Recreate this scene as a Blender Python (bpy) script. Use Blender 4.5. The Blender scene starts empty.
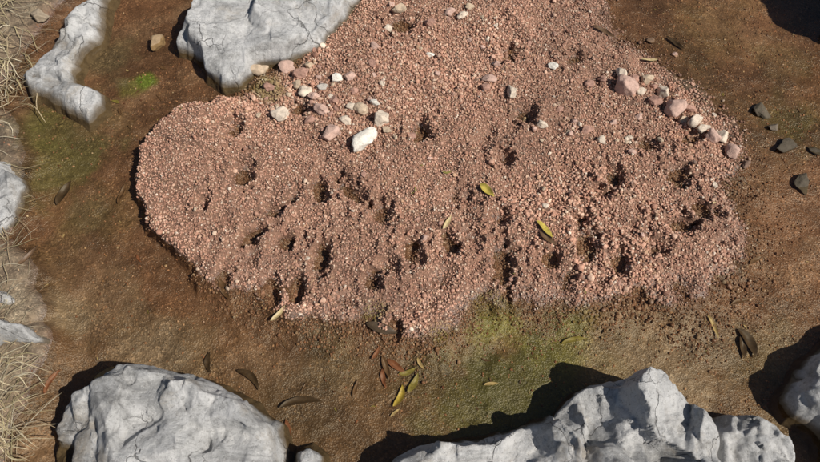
import bpy, math
import numpy as np
from mathutils import Vector
rng = np.random.default_rng(7)

# ------------------------------------------------------------------ camera geometry / survey helper
TILT = math.radians(30); D = 1.732; FH = math.tan(math.radians(30))
CH = D*math.cos(TILT); CY = -D*math.sin(TILT)
def G(px, py, z=0.0):
    """point of the pool floor (height z) surveyed at photo position px,py (820x462)"""
    px = np.asarray(px, float); py = np.asarray(py, float)
    u = (px-410)/410*FH; v = (231-py)/410*FH
    dy = v*math.cos(TILT)+math.sin(TILT); dz = v*math.sin(TILT)-math.cos(TILT)
    t = (CH-z)/-dz
    return np.stack([u*t, CY+dy*t], -1)

# ------------------------------------------------------------------ noise
def _h(ix, iy, iz, s):
    n = (ix*374761393 + iy*668265263 + iz*2147483647 + s*974711) & 0xffffffff
    n = ((n ^ (n >> 13))*1274126177) & 0xffffffff
    n = ((n ^ (n >> 15))*2246822519) & 0xffffffff
    return ((n ^ (n >> 16)) & 0xffffff)/float(0xffffff)
def vnoise(x, y, s=0, z=None):
    x = np.asarray(x, float); y = np.asarray(y, float)
    x0 = np.floor(x).astype(np.int64); y0 = np.floor(y).astype(np.int64)
    fx = x-x0; fy = y-y0
    fx = fx*fx*fx*(fx*(fx*6-15)+10); fy = fy*fy*fy*(fy*(fy*6-15)+10)
    def lay(iz):
        a = _h(x0, y0, iz, s); b = _h(x0+1, y0, iz, s); c = _h(x0, y0+1, iz, s); d = _h(x0+1, y0+1, iz, s)
        return (a*(1-fx)+b*fx)*(1-fy)+(c*(1-fx)+d*fx)*fy
    if z is None: return lay(0)*2-1
    z0 = np.floor(z).astype(np.int64); fz = z-z0; fz = fz*fz*(3-2*fz)
    return (lay(z0)*(1-fz)+lay(z0+1)*fz)*2-1
def fbm(x, y, f, o=4, s=0, g=0.5):
    t = 0; a = 1; n = 0
    for i in range(o):
        c, sn = math.cos(0.7*i+0.4), math.sin(0.7*i+0.4)
        t = t + a*vnoise((x*c-y*sn)*f+17.3*i, (x*sn+y*c)*f-9.1*i, s+i); n += a; a *= g; f *= 2.03
    return t/n
def sstep(a, b, x):
    t = np.clip((x-a)/(b-a), 0, 1); return t*t*(3-2*t)
def sdf(P, poly):
    """positive inside"""
    x, y = P[..., 0], P[..., 1]; d = np.full(x.shape, 1e9); ins = np.zeros(x.shape, bool)
    n = len(poly)
    for i in range(n):
        a = poly[i]; b = poly[(i+1) % n]; e = b-a
        wx = x-a[0]; wy = y-a[1]
        t = np.clip((wx*e[0]+wy*e[1])/(e@e+1e-12), 0, 1)
        d = np.minimum(d, (wx-t*e[0])**2+(wy-t*e[1])**2)
        c = ((a[1] > y) != (b[1] > y))
        if abs(e[1]) > 1e-9: ins ^= c & (x < e[0]*(y-a[1])/e[1]+a[0])
    return np.where(ins, 1, -1)*np.sqrt(d)

# ------------------------------------------------------------------ layout
mound_px = [(138,152),(152,130),(172,113),(205,101),(240,94),(265,78),(300,58),(345,20),(365,-10),(380,-60),(620,-60),(600,10),(618,44),
 (650,58),(695,95),(738,150),(734,190),(748,235),(738,275),(704,316),(640,306),(580,314),(520,306),(485,303),(470,324),(430,350),(400,344),(382,335),
 (330,322),(270,308),(222,292),(190,268),(160,243),(140,220),(133,186)]
mound = np.array([G(*p) for p in mound_px])
pool_m = np.array([G(*p) for p in [(95,-60),(70,0),(25,55),(8,100),(30,130),(42,160),(30,200),(20,235),(30,262),(44,300),(46,345),(34,380),(26,420),(16,470)]] +
                  [np.array(p) for p in [(-1.0,-0.9),(-0.6,-1.1),(0.2,-1.1),(1.2,-1.0),(2.3,-0.5),(2.9,0.7),(2.2,1.9),(0.7,2.4),(-0.6,2.0)]])
pits_px = [(241,172,9,10,20),(235,125,6,9,10),(203,200,5,8,0),(275,208,8,5,20),(291,195,5,8,-30),(250,233,11,6,35),(283,238,8,7,20),(318,188,6,10,20),
 (320,256,7,15,-8),(353,190,7,15,40),(380,211,9,11,0),(372,278,6,8,10),(389,262,8,6,-20),(412,250,8,12,10),(450,240,7,11,30),(504,260,8,19,0),
 (587,236,9,14,5),(614,176,8,11,10),(552,255,8,8,0),(622,258,7,10,0),(505,155,7,7,0),(500,214,8,7,0),(420,128,8,8,0),(525,110,7,8,0),
 (270,285,7,11,10),(295,285,7,11,-10),(222,272,6,8,0),(680,170,8,8,0),(683,222,11,8,0),(706,207,10,8,0),(602,190,7,6,0),(660,246,8,7,0),
 (299,106,8,6,0),(400,20,12,8,10),(510,50,8,8,0),(395,325,6,9,0),(576,55,8,6,0),(650,140,8,6,0),
 (690,135,8,6,0)]
pits = []
for (px, py, rx, ry, an) in pits_px:
    c = G(px, py, 0.03); sc = 0.00244*(1+0.0012*(231-py)); big = min(1, rx*ry/75)
    pits.append((c[0], c[1], rx*sc*1.25, ry*sc*1.35, math.radians(an), rng.uniform(0.015, 0.019)+.013*big))
for i in range(230):
    px = rng.uniform(140, 740); py = rng.uniform(0, 320)
    c = G(px, py); r = rng.uniform(0.010, 0.034)
    pits.append((c[0], c[1], r, r*rng.uniform(.7, 1.4), rng.uniform(0, 3.1), rng.uniform(0.003, 0.010)))

def mound_d(x, y):
    wx = x+0.018*fbm(x, y, 7, 3, 11)+0.009*vnoise(x*40, y*40, 3)+.004*vnoise(x*110, y*110, 13); wy = y+0.018*fbm(x, y, 7, 3, 23)+0.009*vnoise(x*40, y*40, 5)+.004*vnoise(x*110, y*110, 15)
    return sdf(np.stack([wx, wy], -1), mound)
def leftm(x, y): return sstep(-0.35, -0.6, x)*sstep(.55, .42, y)
def ground_h(x, y, full=False):
    x = np.asarray(x, float); y = np.asarray(y, float)
    wx = x+0.05*fbm(x, y, 5, 3, 31); wy = y+0.05*fbm(x, y, 5, 3, 37)
    dp = sdf(np.stack([wx, wy], -1), pool_m)
    dm = mound_d(x, y)
    left = leftm(x, y)
    bed = -0.020-0.010*fbm(x, y, 3.0, 4, 41)-0.014*sstep(-.1, .5, -y-0.1)+0.005*fbm(x, y, 22, 4, 43)
    bed = bed+0.010*sstep(0.3, 0.8, x*0.5+y)-.008*left
    far = np.maximum(-dp, 0)
    bank = 0.014+0.10*np.minimum(far, 1.0)+0.02*fbm(x, y, 6, 4, 47)*sstep(0, .1, far)+0.012*fbm(x, y, 30, 4, 49)
    bank = bank+0.05*np.clip(far-1, 0, 60)*(0.6+0.5*vnoise(x*0.08, y*0.08, 51))*np.minimum(1, far/6)
    sb = sstep(-0.06, 0.08, dp)
    z = bank*(1-sb)+bed*sb
    w = 0.085*(1-left)+0.011*left
    s = sstep(-w, w*1.0, dm)
    top = 0.012+0.011*left+0.009*sstep(0, .3, dm)+0.010*fbm(x, y, 9, 3, 61)+0.007*fbm(x, y, 26, 4, 67)
    pit = np.zeros_like(x)
    for (cx, cy, rx, ry, an, dep) in pits:
        R = max(rx, ry)*2.6
        m = (np.abs(x-cx) < R) & (np.abs(y-cy) < R)
        if not m.any(): continue
        dx = x[m]-cx; dy = y[m]-cy; c, sn = math.cos(an), math.sin(an)
        q = np.sqrt(((dx*c+dy*sn)/rx)**2+((-dx*sn+dy*c)/ry)**2)
        q = q*(1+0.35*vnoise(x[m]*70, y[m]*70, 71))
        pit[m] += -dep*np.exp(-q**2.3)+0.28*dep*np.exp(-((q-1.55)/0.42)**2)
    top = top+np.clip(pit, -0.034, 0.010)
    z = z*(1-s)+top*s
    if full: return z, dm, dp, s
    return z

# ------------------------------------------------------------------ helpers
def new_mesh(name, V, F, col=None, smooth=True, mat=None):
    me = bpy.data.meshes.new(name)
    V = np.asarray(V, np.float32); F = np.asarray(F, np.int32)
    k = F.shape[1]
    me.vertices.add(len(V)); me.vertices.foreach_set('co', V.ravel())
    me.loops.add(F.size); me.loops.foreach_set('vertex_index', F.ravel())
    me.polygons.add(len(F)); me.polygons.foreach_set('loop_start', np.arange(0, F.size, k, dtype=np.int32))
    try: me.polygons.foreach_set('loop_total', np.full(len(F), k, np.int32))
    except Exception: pass
    me.polygons.foreach_set('use_smooth', np.full(len(F), smooth, bool))
    me.update(calc_edges=True)
    if col is not None:
        a = me.attributes.new('Col', 'FLOAT_COLOR', 'POINT')
        c = np.ones((len(V), 4), np.float32); c[:, :3] = col
        a.data.foreach_set('color', c.ravel())
    ob = bpy.data.objects.new(name, me)
    bpy.context.scene.collection.objects.link(ob)
    if mat: me.materials.append(mat)
    return ob
class NT:
    def __init__(s, name):
        s.m = bpy.data.materials.new(name); s.m.use_nodes = True; s.t = s.m.node_tree
        s.t.nodes.clear(); s.out = s.n('ShaderNodeOutputMaterial')
    def n(s, ty, **kw):
        nd = s.t.nodes.new(ty)
        for k, v in kw.items():
            if k.startswith('i_'):
                key = k[2:]; key = int(key) if key.isdigit() else key.replace('_', ' ')
                nd.inputs[key].default_value = v
            else: setattr(nd, k, v)
        return nd
    def l(s, a, b): s.t.links.new(a, b)
    def pos(s): return s.n('ShaderNodeNewGeometry').outputs['Position']
    def noise(s, sc, det=4, rough=.55, vec=None, dist=0):
        nd = s.n('ShaderNodeTexNoise', i_Scale=sc, i_Detail=det, i_Roughness=rough, i_Distortion=dist)
        s.l(vec if vec else s.pos(), nd.inputs['Vector']); return nd.outputs['Fac']
    def ramp(s, f, stops):
        r = s.n('ShaderNodeValToRGB'); e = r.color_ramp.elements
        while len(e) > 1: e.remove(e[-1])
        for i, (p, c) in enumerate(stops):
            if not isinstance(c, tuple): c = (c, c, c)
            if i == 0: e[0].position = p; e[0].color = (*c, 1)
            else:
                q = e.new(p); q.color = (*c, 1)
        s.l(f, r.inputs[0]); return r.outputs[0]
    def mix(s, f, a, b, mode='MIX'):
        m = s.n('ShaderNodeMix', data_type='RGBA', blend_type=mode)
        for sock, v in ((m.inputs[0], f), (m.inputs[6], a), (m.inputs[7], b)):
            if isinstance(v, (int, float)): sock.default_value = v
            elif isinstance(v, tuple): sock.default_value = (*v, 1)
            else: s.l(v, sock)
        return m.outputs[2]
    def math(s, op, a, b=0.0):
        m = s.n('ShaderNodeMath', operation=op)
        for i, v in enumerate((a, b)):
            if isinstance(v, (int, float)): m.inputs[i].default_value = v
            else: s.l(v, m.inputs[i])
        return m.outputs[0]
    def bump(s, h, st, dist, nrm=None):
        b = s.n('ShaderNodeBump', i_Strength=st, i_Distance=dist); s.l(h, b.inputs['Height'])
        if nrm: s.l(nrm, b.inputs['Normal'])
        return b.outputs[0]
    def bsdf(s, col, rough, nrm=None, spec=0.4):
        b = s.n('ShaderNodeBsdfPrincipled'); b.inputs['Specular IOR Level'].default_value = spec
        if isinstance(col, tuple): b.inputs['Base Color'].default_value = (*col, 1)
        else: s.l(col, b.inputs['Base Color'])
        if isinstance(rough, (int, float)): b.inputs['Roughness'].default_value = rough
        else: s.l(rough, b.inputs['Roughness'])
        if nrm: s.l(nrm, b.inputs['Normal'])
        s.l(b.outputs[0], s.out.inputs[0]); return b

# ------------------------------------------------------------------ materials
def mat_ground():
    t = NT('silt_ground')
    at = t.n('ShaderNodeAttribute', attribute_name='Col').outputs['Color']
    vo = t.n('ShaderNodeTexVoronoi', i_Scale=260.0); t.l(t.pos(), vo.inputs['Vector'])
    sep = t.n('ShaderNodeSeparateColor'); t.l(vo.outputs['Color'], sep.inputs[0])
    g = t.ramp(sep.outputs[0], [(0, .55), (.5, .92), (.82, 1.15), (.93, 1.5), (1, 2.1)])
    gm = t.ramp(t.noise(13, 4, .6), [(.35, .2), (.65, .95)])
    c = t.mix(gm, at, t.mix(1.0, at, g, 'MULTIPLY'))
    n1 = t.ramp(t.noise(9, 6, .65), [(.3, .6), (.5, 1.0), (.72, 1.3)])
    c = t.mix(1.0, c, n1, 'MULTIPLY')
    n2 = t.ramp(t.noise(60, 6, .72, dist=.6), [(.3, .64), (.55, 1.0), (.75, 1.3)])
    c = t.mix(.9, c, n2, 'MULTIPLY')
    b = t.bump(vo.outputs['Distance'], .4, .003)
    b = t.bump(t.noise(120, 5, .7), .5, .005, b)
    sx = t.n('ShaderNodeSeparateXYZ'); t.l(t.pos(), sx.inputs[0])
    ro = t.ramp(t.math('MULTIPLY', sx.outputs[2], 40.0), [(.1, .26), (.6, .85)])
    t.bsdf(c, ro, b, .5); return t.m
def mat_grain():
    t = NT('gravel_grain')
    at = t.n('ShaderNodeAttribute', attribute_name='Col').outputs['Color']
    n = t.ramp(t.noise(420, 3, .6), [(.3, .78), (.7, 1.15)])
    c = t.mix(1.0, at, n, 'MULTIPLY')
    sx = t.n('ShaderNodeSeparateXYZ'); t.l(t.pos(), sx.inputs[0])
    ro = t.ramp(t.math('MULTIPLY', sx.outputs[2], 40.0), [(.1, .35), (.5, .8)])
    t.bsdf(c, ro, None, .3); return t.m
def mat_stone():
    t = NT('river_stone_surface')
    at = t.n('ShaderNodeAttribute', attribute_name='Col').outputs['Color']
    n = t.ramp(t.noise(60, 6, .7), [(.3, .62), (.5, 1.0), (.7, 1.2)])
    c = t.mix(1.0, at, n, 'MULTIPLY')
    sp = t.ramp(t.noise(260, 3, .6), [(.60, 0.0), (.72, .6)])
    c = t.mix(sp, c, (.16, .10, .08))
    t.bsdf(c, .75, t.bump(t.noise(130, 5, .7), .6, .004), .3); return t.m
def mat_rock():
    t = NT('limestone')
    p = t.pos()
    n = t.noise(10, 11, .76, dist=.4)
    c = t.ramp(n, [(.30, (.24, .238, .232)), (.41, (.42, .415, .402)), (.50, (.59, .585, .57)), (.60, (.72, .71, .69))])
    mp = t.n('ShaderNodeMapping'); mp.inputs['Rotation'].default_value = (.3, .2, .9); mp.inputs['Scale'].default_value = (5, 28, 12); t.l(p, mp.inputs[0])
    sk = t.ramp(t.noise(1.0, 9, .75, mp.outputs[0], .6), [(.36, .5), (.46, .95), (.7, 1.08)])
    c = t.mix(.75, c, sk, 'MULTIPLY')
    st = t.ramp(t.noise(4.3, 8, .75, dist=1.0), [(.54, 0.0), (.66, .6)])
    c = t.mix(st, c, (.43, .36, .27))
    li = t.ramp(t.noise(17, 8, .8), [(.57, 0.0), (.63, .5)])
    c = t.mix(li, c, (.20, .20, .195))
    sp = t.ramp(t.noise(130, 7, .8), [(.36, .75), (.45, 0.0)])
    c = t.mix(sp, c, (.20, .19, .175))
    w = t.ramp(t.noise(150, 5, .75), [(.56, 0.0), (.66, .5)])
    c = t.mix(w, c, (.80, .79, .77))
    vo = t.n('ShaderNodeTexVoronoi', i_Scale=7.0, feature='DISTANCE_TO_EDGE')
    wn = t.n('ShaderNodeTexNoise', i_Scale=9.0, i_Detail=8.0); t.l(p, wn.inputs['Vector'])
    ad = t.n('ShaderNodeVectorMath', operation='MULTIPLY_ADD'); t.l(wn.outputs['Color'], ad.inputs[0]); ad.inputs[1].default_value = (.14, .14, .14); t.l(p, ad.inputs[2])
    t.l(ad.outputs[0], vo.inputs['Vector'])
    cr = t.ramp(vo.outputs['Distance'], [(0, 1.0), (.012, 0.0)])
    crm = t.math('MULTIPLY', cr, t.ramp(t.noise(5, 2), [(.46, 0.0), (.56, 1.0)]))
    c = t.mix(t.math('MULTIPLY', crm, .7), c, (.12, .11, .10))
    sx = t.n('ShaderNodeSeparateXYZ'); t.l(p, sx.inputs[0])
    zz = t.math('ADD', sx.outputs[2], t.math('MULTIPLY', t.math('SUBTRACT', t.noise(14, 5, .6), .5), .04))
    wet = t.ramp(t.math('ADD', t.math('MULTIPLY', zz, 10.0), .5), [(.48, 1.0), (.60, .85), (.74, 0.0)])
    c = t.mix(wet, c, t.ramp(t.noise(30, 5, .7), [(.3, (.10, .072, .042)), (.7, (.22, .165, .10))]))
    h = t.math('ADD', t.math('MULTIPLY', t.noise(40, 9, .70), .6), t.math('MULTIPLY', t.noise(240, 6, .8), .45))
    h = t.math('SUBTRACT', h, t.math('MULTIPLY', crm, .4))
    t.bsdf(c, .9, t.bump(h, 1.0, .012), .12); return t.m
def mat_water():
    t = NT('pool_water')
    nz = t.noise(14, 3, .5)
    nrm = t.bump(nz, .25, .004)
    fr = t.n('ShaderNodeFresnel', i_IOR=1.33); t.l(nrm, fr.inputs['Normal'])
    tr = t.n('ShaderNodeBsdfTransparent'); tr.inputs[0].default_value = (.91, .87, .77, 1)
    gl = t.n('ShaderNodeBsdfGlossy', i_Roughness=.03); t.l(nrm, gl.inputs['Normal'])
    mx = t.n('ShaderNodeMixShader'); t.l(fr.outputs[0], mx.inputs[0]); t.l(tr.outputs[0], mx.inputs[1]); t.l(gl.outputs[0], mx.inputs[2])
    t.l(mx.outputs[0], t.out.inputs[0]); return t.m
def mat_veg(name, rough=.6):
    t = NT(name)
    at = t.n('ShaderNodeAttribute', attribute_name='Col').outputs['Color']
    n = t.ramp(t.noise(160, 4, .6), [(.3, .65), (.7, 1.2)])
    c = t.mix(1.0, at, n, 'MULTIPLY'); t.bsdf(c, rough, None, .4); return t.m
M_ground, M_grain, M_stone, M_rock, M_water = mat_ground(), mat_grain(), mat_stone(), mat_rock(), mat_water()
M_leaf, M_straw = mat_veg('dead_leaf', .5), mat_veg('dry_straw', .7)

# ------------------------------------------------------------------ ground
def axis(a, b, st, far):
    mid = np.arange(a, b+st/2, st); o = []; s = st; v = 0
    while v < far: s *= 1.22; v += s; o.append(v)
    o = np.array(o); return np.concatenate([(a-o)[::-1], mid, b+o])
ax = axis(-1.42, 1.42, .0032, 400); ay = axis(-.78, .98, .0032, 400)
X, Y = np.meshgrid(ax, ay); xs, ys = X.ravel(), Y.ravel()
Z, dm, dp, sm = ground_h(xs, ys, True)
col = np.empty((len(xs), 3)); col[:] = (.180, .098, .057)
def blend(c, m): 
    global col
    col = col*(1-m[:, None])+np.array(c)*m[:, None]
blend((.225, .125, .078), sstep(.2, .7, xs*.6+ys)*.9)
blend((.145, .090, .048), sstep(-.15, -.38, ys)*.8)
blend((.095, .055, .033), sstep(0, .5, fbm(xs, ys, 6, 5, 81))*.65)
blend((.16, .13, .055), sstep(.0, .5, fbm(xs, ys, 4, 5, 181))*.35)
blend((.27, .175, .115), sstep(.1, .5, fbm(xs, ys, 9, 5, 281))*.45)
blobs = [(62,150,46,(.115,.105,.042),.85),(45,120,34,(.13,.12,.045),.75),(140,78,12,(.13,.20,.03),.9),(128,84,12,(.13,.15,.03),.6),(270,92,24,(.15,.135,.04),.85),
 (540,376,50,(.098,.098,.028),.88),(480,395,44,(.092,.088,.028),.85),(580,342,28,(.155,.145,.038),.8),(492,316,24,(.19,.185,.042),.85),(650,350,24,(.20,.155,.10),.5),
 (800,120,30,(.14,.13,.042),.75),(60,310,34,(.26,.20,.14),.8),(110,290,30,(.22,.155,.10),.7),(190,345,34,(.18,.13,.08),.6),(110,50,34,(.18,.145,.085),.7),(95,110,28,(.17,.13,.07),.6),
 (760,350,30,(.16,.12,.06),.6),(90,260,40,(.20,.125,.08),.6),(300,395,36,(.075,.052,.028),.6),(700,340,30,(.22,.17,.12),.5),
 (150,352,30,(.24,.18,.125),.8),(690,368,30,(.25,.185,.125),.85),(610,356,26,(.22,.165,.10),.75),(660,358,24,(.25,.185,.125),.8),(75,215,24,(.13,.11,.055),.5),(430,372,22,(.12,.10,.04),.5),(785,345,26,(.21,.16,.10),.7),
 (780,60,30,(.17,.13,.065),.5),(330,350,26,(.13,.095,.05),.6)]
for (px, py, r, c, st) in blobs:
    q = G(px, py); r *= .0027
    dd = np.hypot(xs-q[0], ys-q[1])/r+0.9*fbm(xs, ys, 16, 5, int(px))
    blend(c, sstep(1.4, .4, dd)*st)
blend((.23, .125, .08), sstep(.4, .8, sm)*.95)  # ground under the gravel darkened, painting shade into the gaps between grains
bk = sstep(.01, -.06, dp)
blend((.20, .148, .095), bk)
blend((.11, .078, .05), bk*sstep(-.1, .35, fbm(xs, ys, 12, 5, 401))*.8)
blend((.30, .24, .16), bk*sstep(.05, .4, fbm(xs, ys, 25, 4, 411))*.6)
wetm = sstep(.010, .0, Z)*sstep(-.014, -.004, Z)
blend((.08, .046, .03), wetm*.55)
ny, nx = X.shape
I = np.arange(nx*ny).reshape(ny, nx)
F = np.stack([I[:-1, :-1], I[:-1, 1:], I[1:, 1:], I[1:, :-1]], -1).reshape(-1, 4)
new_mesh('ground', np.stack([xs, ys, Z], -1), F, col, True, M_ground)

# ------------------------------------------------------------------ water
wx = np.linspace(-1.5, 3.1, 60); wy = np.linspace(-1.3, 2.6, 50)
WX, WY = np.meshgrid(wx, wy); I = np.arange(WX.size).reshape(WX.shape)
F = np.stack([I[:-1, :-1], I[:-1, 1:], I[1:, 1:], I[1:, :-1]], -1).reshape(-1, 4)
new_mesh('water', np.stack([WX.ravel(), WY.ravel(), np.zeros(WX.size)], -1), F, None, True, M_water)

# ------------------------------------------------------------------ pebble shapes
import bmesh
def ico(sub):
    bm = bmesh.new(); bmesh.ops.create_icosphere(bm, subdivisions=sub, radius=1)
    v = np.array([q.co[:] for q in bm.verts]); f = np.array([[q.index for q in p.verts] for p in bm.faces]); bm.free(); return v, f
def chip(v, r, k=6, a=.62, b=.95):
    v = v.copy()
    for _ in range(k):
        n = r.normal(size=3); n /= np.linalg.norm(n); c = r.uniform(a, b)
        d = v@n-c; v -= np.outer(np.maximum(d, 0), n)
    return v
iv1, if1 = ico(1); iv2, if2 = ico(2)
var1 = np.array([iv1*(1+rng.uniform(-.22, .22, (len(iv1), 1))) for _ in range(20)]); var2 = np.array([chip(iv2, rng, 7) for _ in range(14)])
def rotmats(n, r):
    q = r.normal(size=(n, 4)); q /= np.linalg.norm(q, axis=1)[:, None]; w, x, y, z = q.T
    return np.stack([1-2*(y*y+z*z), 2*(x*y-z*w), 2*(x*z+y*w), 2*(x*y+z*w), 1-2*(x*x+z*z), 2*(y*z-x*w), 2*(x*z-y*w), 2*(y*z+x*w), 1-2*(x*x+y*y)], -1).reshape(n, 3, 3)
def gset(P, R, C, vs, fc):
    n = len(P); V = vs[rng.integers(0, len(vs), n)]*(R[:, None]*rng.uniform(.7, 1.25, (n, 3)))[:, None, :]
    V = np.einsum('nij,nvj->nvi', rotmats(n, rng), V); V[:, :, 2] *= .9; V += P[:, None, :]
    nv = vs.shape[1]
    return V.reshape(-1, 3), (fc[None]+(np.arange(n)*nv)[:, None, None]).reshape(-1, 3), np.repeat(C, nv, 0)
def grains(name, P, R, C, mat, thr=.0036):
    b = R > thr; a = ~b
    V1, F1, C1 = gset(P[a], R[a], C[a], var1, if1); V2, F2, C2 = gset(P[b], R[b], C[b], var2, if2)
    return new_mesh(name, np.concatenate([V1, V2]), np.concatenate([F1, F2+len(V1)]), np.concatenate([C1, C2]), False, mat)
pal = np.array([(.48,.280,.205),(.53,.330,.250),(.41,.225,.162),(.58,.405,.31),(.25,.130,.095),(.61,.485,.38),(.48,.31,.24),(.70,.62,.53),(.45,.295,.195),(.29,.205,.165)])*np.array((1.02,.965,.90))
pw = np.array([.20,.18,.17,.12,.10,.06,.08,.022,.06,.03]); pw = pw/pw.sum()
st = .0051
gx, gy = np.meshgrid(np.arange(-1.0, 1.2, st), np.arange(-.45, .98, st))
gx = gx.ravel()+rng.uniform(-.5, .5, gx.size)*st*1.5; gy = gy.ravel()+rng.uniform(-.5, .5, gy.size)*st*1.5
gz, gm, gp, gs = ground_h(gx, gy, True)
left = leftm(gx, gy); right = sstep(.45, .75, gx)*sstep(.3, -.1, gy)
prob = sstep(-.085+.078*left-.05*right, .03-.025*left+.03*right, gm+.035*(1-.9*left)*fbm(gx, gy, 18, 4, 91))**1.3
k = (rng.random(len(gx)) < prob)
gx, gy, gz, gm, gs = gx[k], gy[k], gz[k], gm[k], gs[k]
n = len(gx); print('grains', n)
coarse = sstep(-.1, .5, fbm(gx, gy, 4, 4, 95))
R = .0018+.0014*rng.random(n)**1.3+.0018*coarse*rng.random(n)**1.5
big = rng.random(n) < .022; R[big] *= rng.uniform(1.4, 2.2, big.sum())
C = pal[rng.choice(len(pal), n, p=pw)]*rng.uniform(.8, 1.15, (n, 1))
C = C*.9+C.mean(0)*.10
tone = 1.0+.32*fbm(gx, gy, 6, 5, 97); C = C*tone[:, None]
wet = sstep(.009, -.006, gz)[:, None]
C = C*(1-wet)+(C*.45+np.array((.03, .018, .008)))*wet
olive = np.zeros(n)
for (px, py, r) in ((492,312,22),(270,90,20),(590,325,20),(440,335,14),(375,312,12)):
    q = G(px, py); olive = np.maximum(olive, sstep(1.2, .4, np.hypot(gx-q[0], gy-q[1])/(r*.0027)+.5*fbm(gx, gy, 20, 3, 5)))
olive = (olive*.6)[:, None]; C = C*(1-olive)+np.array((.19, .17, .05))*olive
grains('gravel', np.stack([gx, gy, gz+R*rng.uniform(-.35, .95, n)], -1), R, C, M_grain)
n = 24000
gx = rng.uniform(-1.1, 1.4, n); gy = rng.uniform(-.6, .97, n); gz, gm, gp, gs = ground_h(gx, gy, True)
dens = .10+.6*sstep(-.22, 0, gm)+.8*sstep(.1, .7, gx*.8+gy*.6)+.3*sstep(.1, .5, fbm(gx, gy, 5, 4, 333))
k = (gm < .01) & (gp > -.05) & (rng.random(n) < dens); gx, gy, gz = gx[k], gy[k], gz[k]; n = len(gx)
R = .0013+.0020*rng.random(n)**2
C = pal[rng.choice(len(pal), n, p=pw)]*rng.uniform(.35, .8, (n, 1))*np.array((1, .93, .78))
grains('pool_floor_grit', np.stack([gx, gy, gz+R*.1], -1), R, C, M_grain)

# ------------------------------------------------------------------ individual stones
sv, sf = ico(4)
def stone(px, py, r_px, c, asp=(1, .75, .6), ang=0, sub=0, seed=None, name='river_stone', jit=25):
    r = np.random.default_rng(int(px*31+py) if seed is None else seed)
    q = G(px, py, .03 if not sub else 0); R = r_px*1.1*.00244*(1+.0010*(231-py))
    v = chip(sv, r, 11, .5, .88)
    nn = vnoise(v[:, 0]*2.2+px, v[:, 1]*2.2, 3, v[:, 2]*2.2); v *= (1+.14*nn)[:, None]
    nn = vnoise(v[:, 0]*7+px, v[:, 1]*7, 4, v[:, 2]*7); v *= (1+.03*nn)[:, None]
    v *= np.array(asp)*R
    a = math.radians(ang+r.uniform(-jit, jit)); tx = r.uniform(-.35, .35)
    Rz = np.array([[math.cos(a), -math.sin(a), 0], [math.sin(a), math.cos(a), 0], [0, 0, 1]]); Rx = np.array([[1, 0, 0], [0, math.cos(tx), -math.sin(tx)], [0, math.sin(tx), math.cos(tx)]])
    v = v@(Rz@Rx).T
    z = float(ground_h(np.array([q[0]]), np.array([q[1]]))[0])
    ob = new_mesh(name, v, sf, np.tile(np.array(c)*r.uniform(.9, 1.1), (len(v), 1)), True, M_stone)
    ob.location = (q[0], q[1], z+asp[2]*R*.6)
W = (.74,.69,.60); PK = (.52,.35,.28); TN = (.48,.37,.26); GR = (.42,.38,.33); RD = (.38,.22,.165); CR = (.62,.52,.41); DK = (.085,.068,.045)
stone(363,141,18,W,(1,.60,.5),50,jit=2,seed=5)
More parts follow.
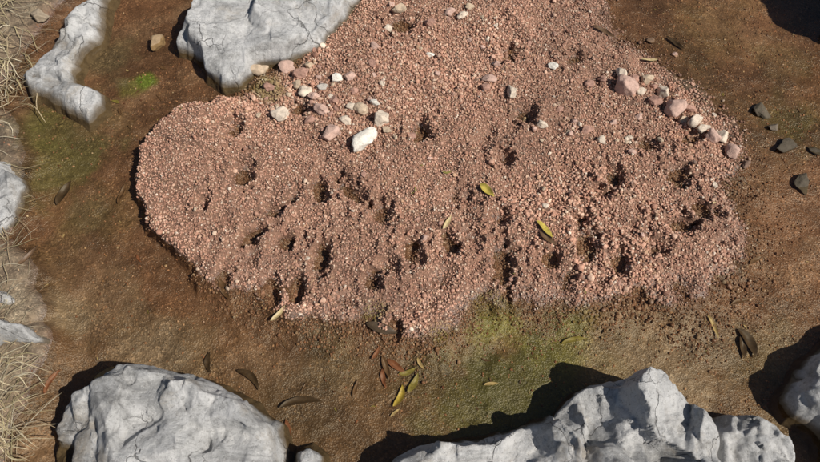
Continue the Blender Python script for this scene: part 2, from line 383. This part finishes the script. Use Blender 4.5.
S = [(381,119,9,CR,(.8,1,.7),0),(362,108,8,TN,(1,.8,.6),0),(330,133,9,PK,(1,.8,.6),20),(345,120,6,CR,(1,.8,.6),0),
 (280,114,9,CR,(1,.8,.6),30),(320,111,8,PK,(1,.8,.6),-20),(255,63,12,TN,(1,.6,.6),0),(284,62,8,PK,(1,.8,.6),0),(303,88,8,CR,(1,.8,.6),40),(300,70,8,RD,(1,.8,.6),0),
 (337,75,6,W,(1,.8,.6),0),(349,76,6,PK,(1,.8,.6),0),(322,85,5,GR,(1,.8,.6),0),(314,96,6,PK,(1,.7,.6),0),(296,81,6,TN,(1,.8,.6),10),(335,100,6,RD,(1,.8,.6),0),(375,102,5,W,(1,.8,.6),0),
 (387,128,5,TN,(1,.8,.6),0),(268,82,6,RD,(1,.8,.6),0),(308,60,6,TN,(1,.8,.6),0),(354,90,5,RD,(1,.8,.6),0),(412,132,5,RD,(1,.8,.6),0),(350,106,5,CR,(1,.8,.6),0),(310,120,5,RD,(1,.8,.6),0),
 (625,86,12,PK,(.95,.85,.8),0),(621,71,7,CR,(.7,1,.7),0),(634,76,6,RD,(1,.8,.6),0),(665,88,8,CR,(.7,1,.7),20),(675,108,12,PK,(1,.9,.7),-30),(695,122,9,CR,(1,.75,.7),20),
 (712,134,8,PK,(1,.7,.7),-20),(723,133,8,CR,(1,.8,.7),0),(735,148,9,PK,(.7,1,.7),10),(640,114,4,PK,(1,.8,.6),0),(656,100,7,RD,(1,.8,.6),0),(603,76,5,RD,(1,.8,.6),0),
 (648,78,6,TN,(1,.8,.7),0),(688,108,6,RD,(1,.8,.7),0),(656,82,5,RD,(1,.8,.7),0),(684,118,5,TN,(1,.8,.7),0),(704,128,6,CR,(1,.8,.7),0),(642,90,5,CR,(1,.8,.7),0),
 (512,91,8,CR,(.6,1,.5),15),(490,78,7,PK,(1,.8,.6),0),(486,87,5,RD,(1,.8,.6),0),(554,64,5,W,(1,.8,.6),0),(541,125,6,CR,(1,.7,.6),0),(497,62,4,PK,(1,.8,.6),0),
 (588,128,6,RD,(1,.8,.6),0),(603,138,5,CR,(1,.8,.6),0),(575,120,4,PK,(1,.8,.6),0),(560,108,4,RD,(1,.8,.6),0),(615,120,4,PK,(1,.8,.6),0),(633,150,4,PK,(1,.8,.6),0),
 (590,82,5,RD,(1,.8,.6),0),(450,10,6,PK,(1,.8,.6),0),(463,14,6,CR,(1,.6,.6),20),(400,8,7,TN,(1,.6,.6),0),(430,22,5,RD,(1,.8,.6),0),
 (388,25,5,CR,(1,.8,.6),0),(375,45,5,PK,(1,.8,.6),0),(470,6,5,TN,(1,.8,.6),0),(430,50,4,W,(1,.8,.6),0),(545,205,4,CR,(1,.8,.6),0),(372,62,5,RD,(1,.8,.6),0)]
for s_ in S: stone(s_[0], s_[1], s_[2], s_[3], s_[4], s_[5])
r2 = np.random.default_rng(99)
for i in range(80):
    px, py = (r2.normal(318, 38), r2.normal(92, 24)) if i < 26 else ((r2.normal(600, 45), r2.normal(125, 28)) if i < 44 else ((r2.normal(450, 70), r2.normal(35, 25)) if i < 60 else (r2.uniform(180, 720), r2.uniform(120, 290))))
    stone(px, py, r2.uniform(2.0, 3.6), (PK, RD, TN, CR, RD, PK)[r2.integers(6)], (1, .8, .65), r2.uniform(0, 180))
for s_ in [(786,146,13,DK,(1,.55,.3),-10),(761,111,11,DK,(.7,1,.28),20),(802,182,13,DK,(.6,1,.35),-30),(773,128,6,(.14,.11,.08),(1,.7,.5),0),(155,41,10,(.30,.21,.12),(1,.9,.6),0),
           (745,165,6,(.16,.10,.07),(1,.7,.5),0),(815,150,8,DK,(1,.7,.3),0),(650,40,5,(.16,.10,.06),(1,.7,.5),0),(42,22,9,(.30,.24,.17),(1,.8,.6),0),(66,18,8,(.26,.17,.12),(1,.8,.6),0)]:
    stone(*s_, sub=1, name='pool_stone')

# ------------------------------------------------------------------ rocks
def rock(name, px, zp, h, seed, facets=(), side=2.2, cell=.11, rough=.010, metres=False, base=-.09, tilt=(0, 0), rr=.004, amp=.16, fine=.15):
    r = np.random.default_rng(seed)
    poly = np.array(px, float) if metres else np.array([G(a, b, zp) for a, b in px])
    mn, mx = poly.min(0)-.03, poly.max(0)+.03; g = .0030
    X, Y = np.meshgrid(np.arange(mn[0], mx[0], g), np.arange(mn[1], mx[1], g)); x, y = X.ravel(), Y.ravel()
    wx = x+.013*fbm(x, y, 16, 4, seed, .6); wy = y+.013*fbm(x, y, 16, 4, seed+50, .6)
    d = sdf(np.stack([wx, wy], -1), poly)
    c = poly.mean(0)
    top = h+tilt[0]*(x-c[0])+tilt[1]*(y-c[1])
    jx = .012*fbm(x, y, 20, 4, seed+61, .6)
    for (an, off, sl) in facets:
        a = math.radians(an); top = np.minimum(top, h-sl*((x-c[0])*math.cos(a)+(y-c[1])*math.sin(a)-off+jx))
    m = max(6, int((mx-mn).prod()/cell**2)); sx = r.uniform(mn[0], mx[0], m); sy = r.uniform(mn[1], mx[1], m)
    qx = x+.010*fbm(x, y, 16, 5, seed+3, .6); qy = y+.010*fbm(x, y, 16, 5, seed+4, .6)
    off = r.normal(0, rough, m); gxx = r.normal(0, amp, m); gyy = r.normal(0, amp, m)
    # fractured faces: tilted planes of the nearest blocks, joined over a narrow crease
    DD = (qx[:, None]-sx)**2+(qy[:, None]-sy)**2
    near = np.argpartition(DD, 3, axis=1)[:, :3]
    rows = np.arange(len(x))[:, None]
    pl = off[near]+gxx[near]*(qx[:, None]-sx[near])+gyy[near]*(qy[:, None]-sy[near])
    dn = np.sqrt(DD[rows, near]); dn = dn-dn.min(1)[:, None]
    wgt = np.clip(1-dn/.016, 0, 1); wgt /= wgt.sum(1)[:, None]
    top = top+(wgt*pl).sum(1)+.004*fbm(x, y, 9, 4, seed+9)
    m2 = m*8; tx = r.uniform(mn[0], mx[0], m2); ty = r.uniform(mn[1], mx[1], m2)
    g2 = r.normal(0, fine, (m2, 2)); o2 = r.normal(0, .0026, m2); f2 = np.empty(len(x))
    for i0 in range(0, len(x), 20000):
        sl_ = slice(i0, i0+20000); D2 = (qx[sl_, None]-tx)**2+(qy[sl_, None]-ty)**2
        nr = np.argpartition(D2, 2, axis=1)[:, :2]; rw = np.arange(D2.shape[0])[:, None]
        dd = np.sqrt(D2[rw, nr]); dd = dd-dd.min(1)[:, None]; ww = np.clip(1-dd/.006, 0, 1); ww /= ww.sum(1)[:, None]
        p2 = o2[nr]+g2[nr, 0]*(qx[sl_, None]-tx[nr])+g2[nr, 1]*(qy[sl_, None]-ty[nr]); f2[sl_] = (ww*p2).sum(1)
    top = top+f2
    sidez = base+side*np.maximum(d, -.03)*(1+.35*fbm(x, y, 12, 3, seed+21))
    z = -rr*np.log(np.exp(-np.clip(top, -.5, .5)/rr)+np.exp(-np.clip(sidez, -.5, .5)/rr))
    z = z+.0015*fbm(x, y, 80, 4, seed+31, .7)
    z = np.maximum(z, base-.05)
    keep = (d > -.022).reshape(X.shape)
    I = np.arange(x.size).reshape(X.shape)
    F = np.stack([I[:-1, :-1], I[:-1, 1:], I[1:, 1:], I[1:, :-1]], -1)
    kk = keep[:-1, :-1] & keep[:-1, 1:] & keep[1:, 1:] & keep[1:, :-1]; F = F[kk]
    used = np.unique(F); mp = np.full(x.size, -1); mp[used] = np.arange(len(used))
    V = np.stack([x, y, z], -1)
    V[:, 0] += .006*vnoise(x*30, z*30, seed); V[:, 1] += .006*vnoise(y*30, z*30, seed+1)
    return new_mesh(name, V[used], mp[F], None, True, M_rock)

rock('unseen_shade_rock', [(24,560),(26,425),(48,392),(86,366),(120,350),(168,350),(216,362),(258,388),(284,414),(294,440),(302,480),(306,560)], .06, .11, 3, [(205,.12,.8),(75,.13,.35),(120,.14,.5),(20,.14,.4)], side=3.6, cell=.10, amp=.25, rough=.012)
rock('unseen_shade_rock', [(276,475),(282,438),(312,428),(338,442),(346,500),(290,530)], .03, .055, 5, side=3.2)
rock('unseen_shade_rock', [(365,560),(376,452),(425,426),(480,418),(520,408),(556,394),(600,430),(610,480),(600,560)], .05, .085, 8, [(120,.06,.3)], side=3.6, cell=.08, amp=.32, rough=.014)
rock('unseen_shade_rock', [(524,450),(538,408),(564,384),(592,368),(626,360),(664,364),(696,386),(722,412),(738,450),(740,560),(560,560),(520,490)], .06, .115, 21, [(155,0,.6),(50,.10,.5),(270,.12,.3)], side=4.0, cell=.075, amp=.38, rough=.018)
rock('unseen_shade_rock', [(690,480),(696,420),(722,400),(752,398),(776,410),(800,424),(818,460),(824,560),(690,560)], .06, .085, 14, [(140,.07,.5)], side=3.6, cell=.07, amp=.36, rough=.018)
rock('unseen_shade_rock', [(770,394),(786,362),(808,334),(834,316),(900,300),(940,400),(930,500),(830,500),(812,440),(788,422)], .03, .062, 17, [(190,.06,.35)], side=3.0, cell=.08, amp=.28)
rock('unseen_shade_rock', [(168,50),(178,12),(200,-8),(225,-56),(385,-76),(372,-5),(354,20),(326,50),(290,64),(262,68),(248,90),(220,92),(192,78),(184,56)], .02, .062, 25, [(250,.10,.30)], side=3.2, rough=.005, cell=.12, amp=.12, fine=.09)
rock('unseen_shade_rock', [(4,74),(34,46),(52,16),(82,-4),(100,-30),(126,-16),(114,34),(98,56),(90,72),(116,84),(120,106),(86,136),(54,114),(20,100)], .02, .042, 31, side=2.2, rough=.008, amp=.18, cell=.08)
rock('unseen_shade_rock', [(-70,134),(-5,138),(22,150),(38,182),(26,218),(4,250),(-60,260)], .03, .06, 35, side=2.4, rough=.010, amp=.2, cell=.08)
rock('unseen_shade_rock', [(-40,306),(10,308),(46,312),(58,334),(46,356),(12,354),(-40,364)], .03, .09, 39, side=3.2, rough=.006, amp=.12, cell=.09)
rock('unseen_shade_rock', [(-30,280),(8,278),(38,292),(28,312),(-30,314)], .03, .095, 41, side=3.6, rough=.004, amp=.08, cell=.09)
rock('unseen_shade_rock', [(-40,266),(-10,258),(0,272),(-30,284)], .03, .075, 43, side=3.0, rough=.004, amp=.08)
rock('unseen_shade_rock', [(1.26,.54),(1.40,.48),(1.8,.55),(1.9,.85),(1.6,1.05),(1.36,.95),(1.25,.78)], 0, .34, 45, side=6.0, metres=True)  # unseen boulder added beyond the frame to cast shadow into the top-right corner

# ------------------------------------------------------------------ dry grass
Vs, Fs, Cs = [], [], []; vo = 0
def blade(x, y, ang, L, w, lift, c, curl):
    global vo
    n = 9; t = np.linspace(0, 1, n); a = ang+curl*t+.25*np.sin(t*7+ang*5)*curl
    px = x+np.cumsum(np.cos(a))*L/n; py = y+np.cumsum(np.sin(a))*L/n
    z = np.maximum(ground_h(px, py), 0)+.003+lift*np.sin(t*math.pi)*rng.uniform(.4, 1)+rng.uniform(0, lift*.4)
    ww = w*np.sin(np.clip(t*.9+.1, 0, 1)*math.pi)**.5*.5+.0002
    nx_, ny_ = -np.sin(a), np.cos(a)
    A = np.stack([px+nx_*ww, py+ny_*ww, z], -1); B = np.stack([px-nx_*ww, py-ny_*ww, z+ww*.6], -1)
    Vs.append(np.concatenate([A, B])); i = np.arange(n-1)
    Fs.append(np.stack([i, i+1, i+1+n, i+n], -1)+vo); vo += 2*n
    Cs.append(np.tile(np.array(c), (2*n, 1)))
straw = [(.50,.42,.27),(.42,.33,.20),(.58,.51,.36),(.30,.22,.13),(.36,.30,.16)]
def field(n, x0, x1, y0, y1, a0, a1, lmax=.2):
    for _ in range(n):
        q = G(rng.uniform(x0, x1), rng.uniform(y0, y1))
        blade(q[0], q[1], math.radians(rng.uniform(a0, a1)), rng.uniform(.03, lmax), rng.uniform(.0008, .0020), rng.uniform(.003, .020), straw[rng.integers(5)], rng.normal(0, .8))
field(560, -70, 26, -40, 110, 0, 360, .13)
field(90, -60, -4, 100, 240, 0, 360)
field(330, -70, 14, 235, 480, 40, 150, .14)
field(200, -60, 20, 340, 480, -60, 80, .12)
new_mesh('dry_grass', np.concatenate(Vs), np.concatenate(Fs), np.concatenate(Cs), True, M_straw)

# ------------------------------------------------------------------ leaves
def leafmesh(L, wr, bend, fold, curl):
    nu, nv = 15, 5; t = np.linspace(0, 1, nu); s = np.linspace(-1, 1, nv)
    T, Sg = np.meshgrid(t, s, indexing='ij'); w = L*wr*np.sin(math.pi*T**.8)**.85*.5+L*.006
    x = (T-.5)*L; y = Sg*w+bend*L*(T-.5)**2; z = fold*np.abs(Sg)*w+curl*L*(T-.5)**2+.02*L*np.sin(T*9+Sg)
    I = np.arange(nu*nv).reshape(nu, nv); F = np.stack([I[:-1, :-1], I[1:, :-1], I[1:, 1:], I[:-1, 1:]], -1).reshape(-1, 4)
    return np.stack([x.ravel(), y.ravel(), z.ravel()], -1), F
YG=(.46,.36,.07); OL=(.22,.19,.05); RB=(.22,.09,.045); BR=(.13,.075,.038); TA=(.44,.34,.17); DB=(.065,.042,.022); GRN=(.16,.20,.03)
def leaf(px, py, L, ang, c, wr=.2, zoff=.002, name='willow_leaf'):
    q = G(px, py, -.01); L *= .00244*(1+.001*(231-py))
    v, F = leafmesh(L, wr, rng.normal(0, .3), rng.uniform(.2, .6), rng.uniform(0, .3))
    a = math.radians(ang); tx = rng.normal(0, .15)
    Rx = np.array([[1,0,0],[0,math.cos(tx),-math.sin(tx)],[0,math.sin(tx),math.cos(tx)]]); Rz = np.array([[math.cos(a),-math.sin(a),0],[math.sin(a),math.cos(a),0],[0,0,1]])
    v = v@(Rz@Rx).T; v[:, 2] -= v[:, 2].min()
    zg = ground_h(q[0]+v[:, 0], q[1]+v[:, 1]); on_gravel = zg.max() > .004
    v[:, 2] += (zg-zg.mean())*.7 if not on_gravel else (zg-zg.mean())*.2
    base = zg.mean()+zoff+(.005 if on_gravel else 0)
    ob = new_mesh(name, v, F, np.tile(np.array(c), (len(v), 1)), True, M_leaf); ob.location = (q[0], q[1], base)
for l_ in [(486,200,20,-50,YG,.36),(542,238,24,-55,YG,.30),(447,229,17,60,TA,.25),(401,394,26,68,YG,.28),(414,381,24,62,OL,.28),(396,364,24,-35,RB,.28),(386,366,26,-70,BR,.22),
 (382,331,34,-18,DB,.3),(100,369,24,38,TA,.3),(383,376,22,-78,RB,.22),(715,326,26,-75,TA,.16),(741,300,22,15,BR,.2),(250,374,34,-40,DB,.22),(280,316,22,50,TA,.2),(225,291,26,-60,BR,.3),
 (492,381,16,5,TA,.22),(575,338,28,10,OL,.18),(603,38,26,-40,BR,.16),(675,45,24,-50,DB,.16),(648,66,18,0,TA,.2),(300,398,46,8,DB,.18),
 (545,246,22,-45,BR,.28),(287,430,30,-80,RB,.2),(120,190,26,80,BR,.18),(62,190,30,75,DB,.3),(205,360,24,-80,DB,.25),(752,340,34,-70,DB,.32),(745,345,26,-95,DB,.3),
 (30,265,40,60,BR,.14),(50,380,30,70,RB,.16),(755,260,20,30,BR,.22),(408,370,20,20,OL,.25),(376,352,16,60,RB,.25),
 (420,362,14,-60,TA,.25),(355,385,20,75,BR,.2),(395,410,14,40,TA,.2)]:
    leaf(*l_)
Vs, Fs, Cs = [], [], []; vo = 0
n = 520; X0 = rng.uniform(-1.1, 1.25, n); Y0 = rng.uniform(-.6, .9, n); gz, gm, gp, _ = ground_h(X0, Y0, True)
for i in range(n):
    if gm[i] > 0 and rng.random() < .82: continue
    L = rng.uniform(.004, .013) if rng.random() < .92 else rng.uniform(.015, .035)
    v, F = leafmesh(L, rng.uniform(.08, .4), rng.normal(0, .4), rng.uniform(0, .5), rng.uniform(0, .3))
    a = rng.uniform(0, 6.28); Rz = np.array([[math.cos(a),-math.sin(a),0],[math.sin(a),math.cos(a),0],[0,0,1]]); v = v@Rz.T
    v[:, 2] -= v[:, 2].min()
    zz = gz[i]+.0015
    Vs.append(v+np.array([X0[i], Y0[i], zz+.003*(gm[i] > 0)])); Fs.append(F+vo); vo += len(v)
    c = [BR, BR, DB, RB, OL, TA, BR, (.10,.06,.03)][rng.integers(8)]; Cs.append(np.tile(np.array(c), (len(v), 1)))
new_mesh('leaf_litter', np.concatenate(Vs), np.concatenate(Fs), np.concatenate(Cs), True, M_leaf)

# ------------------------------------------------------------------ light, world, camera
sd = Vector((.76, -.40, .98)).normalized()
el = math.asin(sd.z); az = math.atan2(sd.x, sd.y)
L = bpy.data.lights.new('sun', 'SUN'); L.energy = 5.0; L.angle = math.radians(.5); L.color = (1, .95, .88)
so = bpy.data.objects.new('sun', L); bpy.context.scene.collection.objects.link(so); so.rotation_euler = sd.to_track_quat('Z', 'Y').to_euler(); so.location = sd*5
w = bpy.data.worlds.new('World'); bpy.context.scene.world = w; w.use_nodes = True; nt = w.node_tree
sk = nt.nodes.new('ShaderNodeTexSky'); sk.sky_type = 'NISHITA'; sk.sun_disc = False; sk.sun_elevation = el; sk.sun_rotation = az
bg = nt.nodes['Background']; bg.inputs[1].default_value = .05; nt.links.new(sk.outputs[0], bg.inputs[0])
cd = bpy.data.cameras.new('camera'); co = bpy.data.objects.new('camera', cd); bpy.context.scene.collection.objects.link(co)
cd.sensor_width = 36; cd.lens = 18/FH; cd.clip_start = .05; cd.clip_end = 2000
co.location = (0, CY, CH); co.rotation_euler = (TILT, 0, 0)
bpy.context.scene.camera = co
sc = bpy.context.scene; sc.view_settings.view_transform = 'Standard'; sc.view_settings.look = 'None'; sc.view_settings.exposure = 0
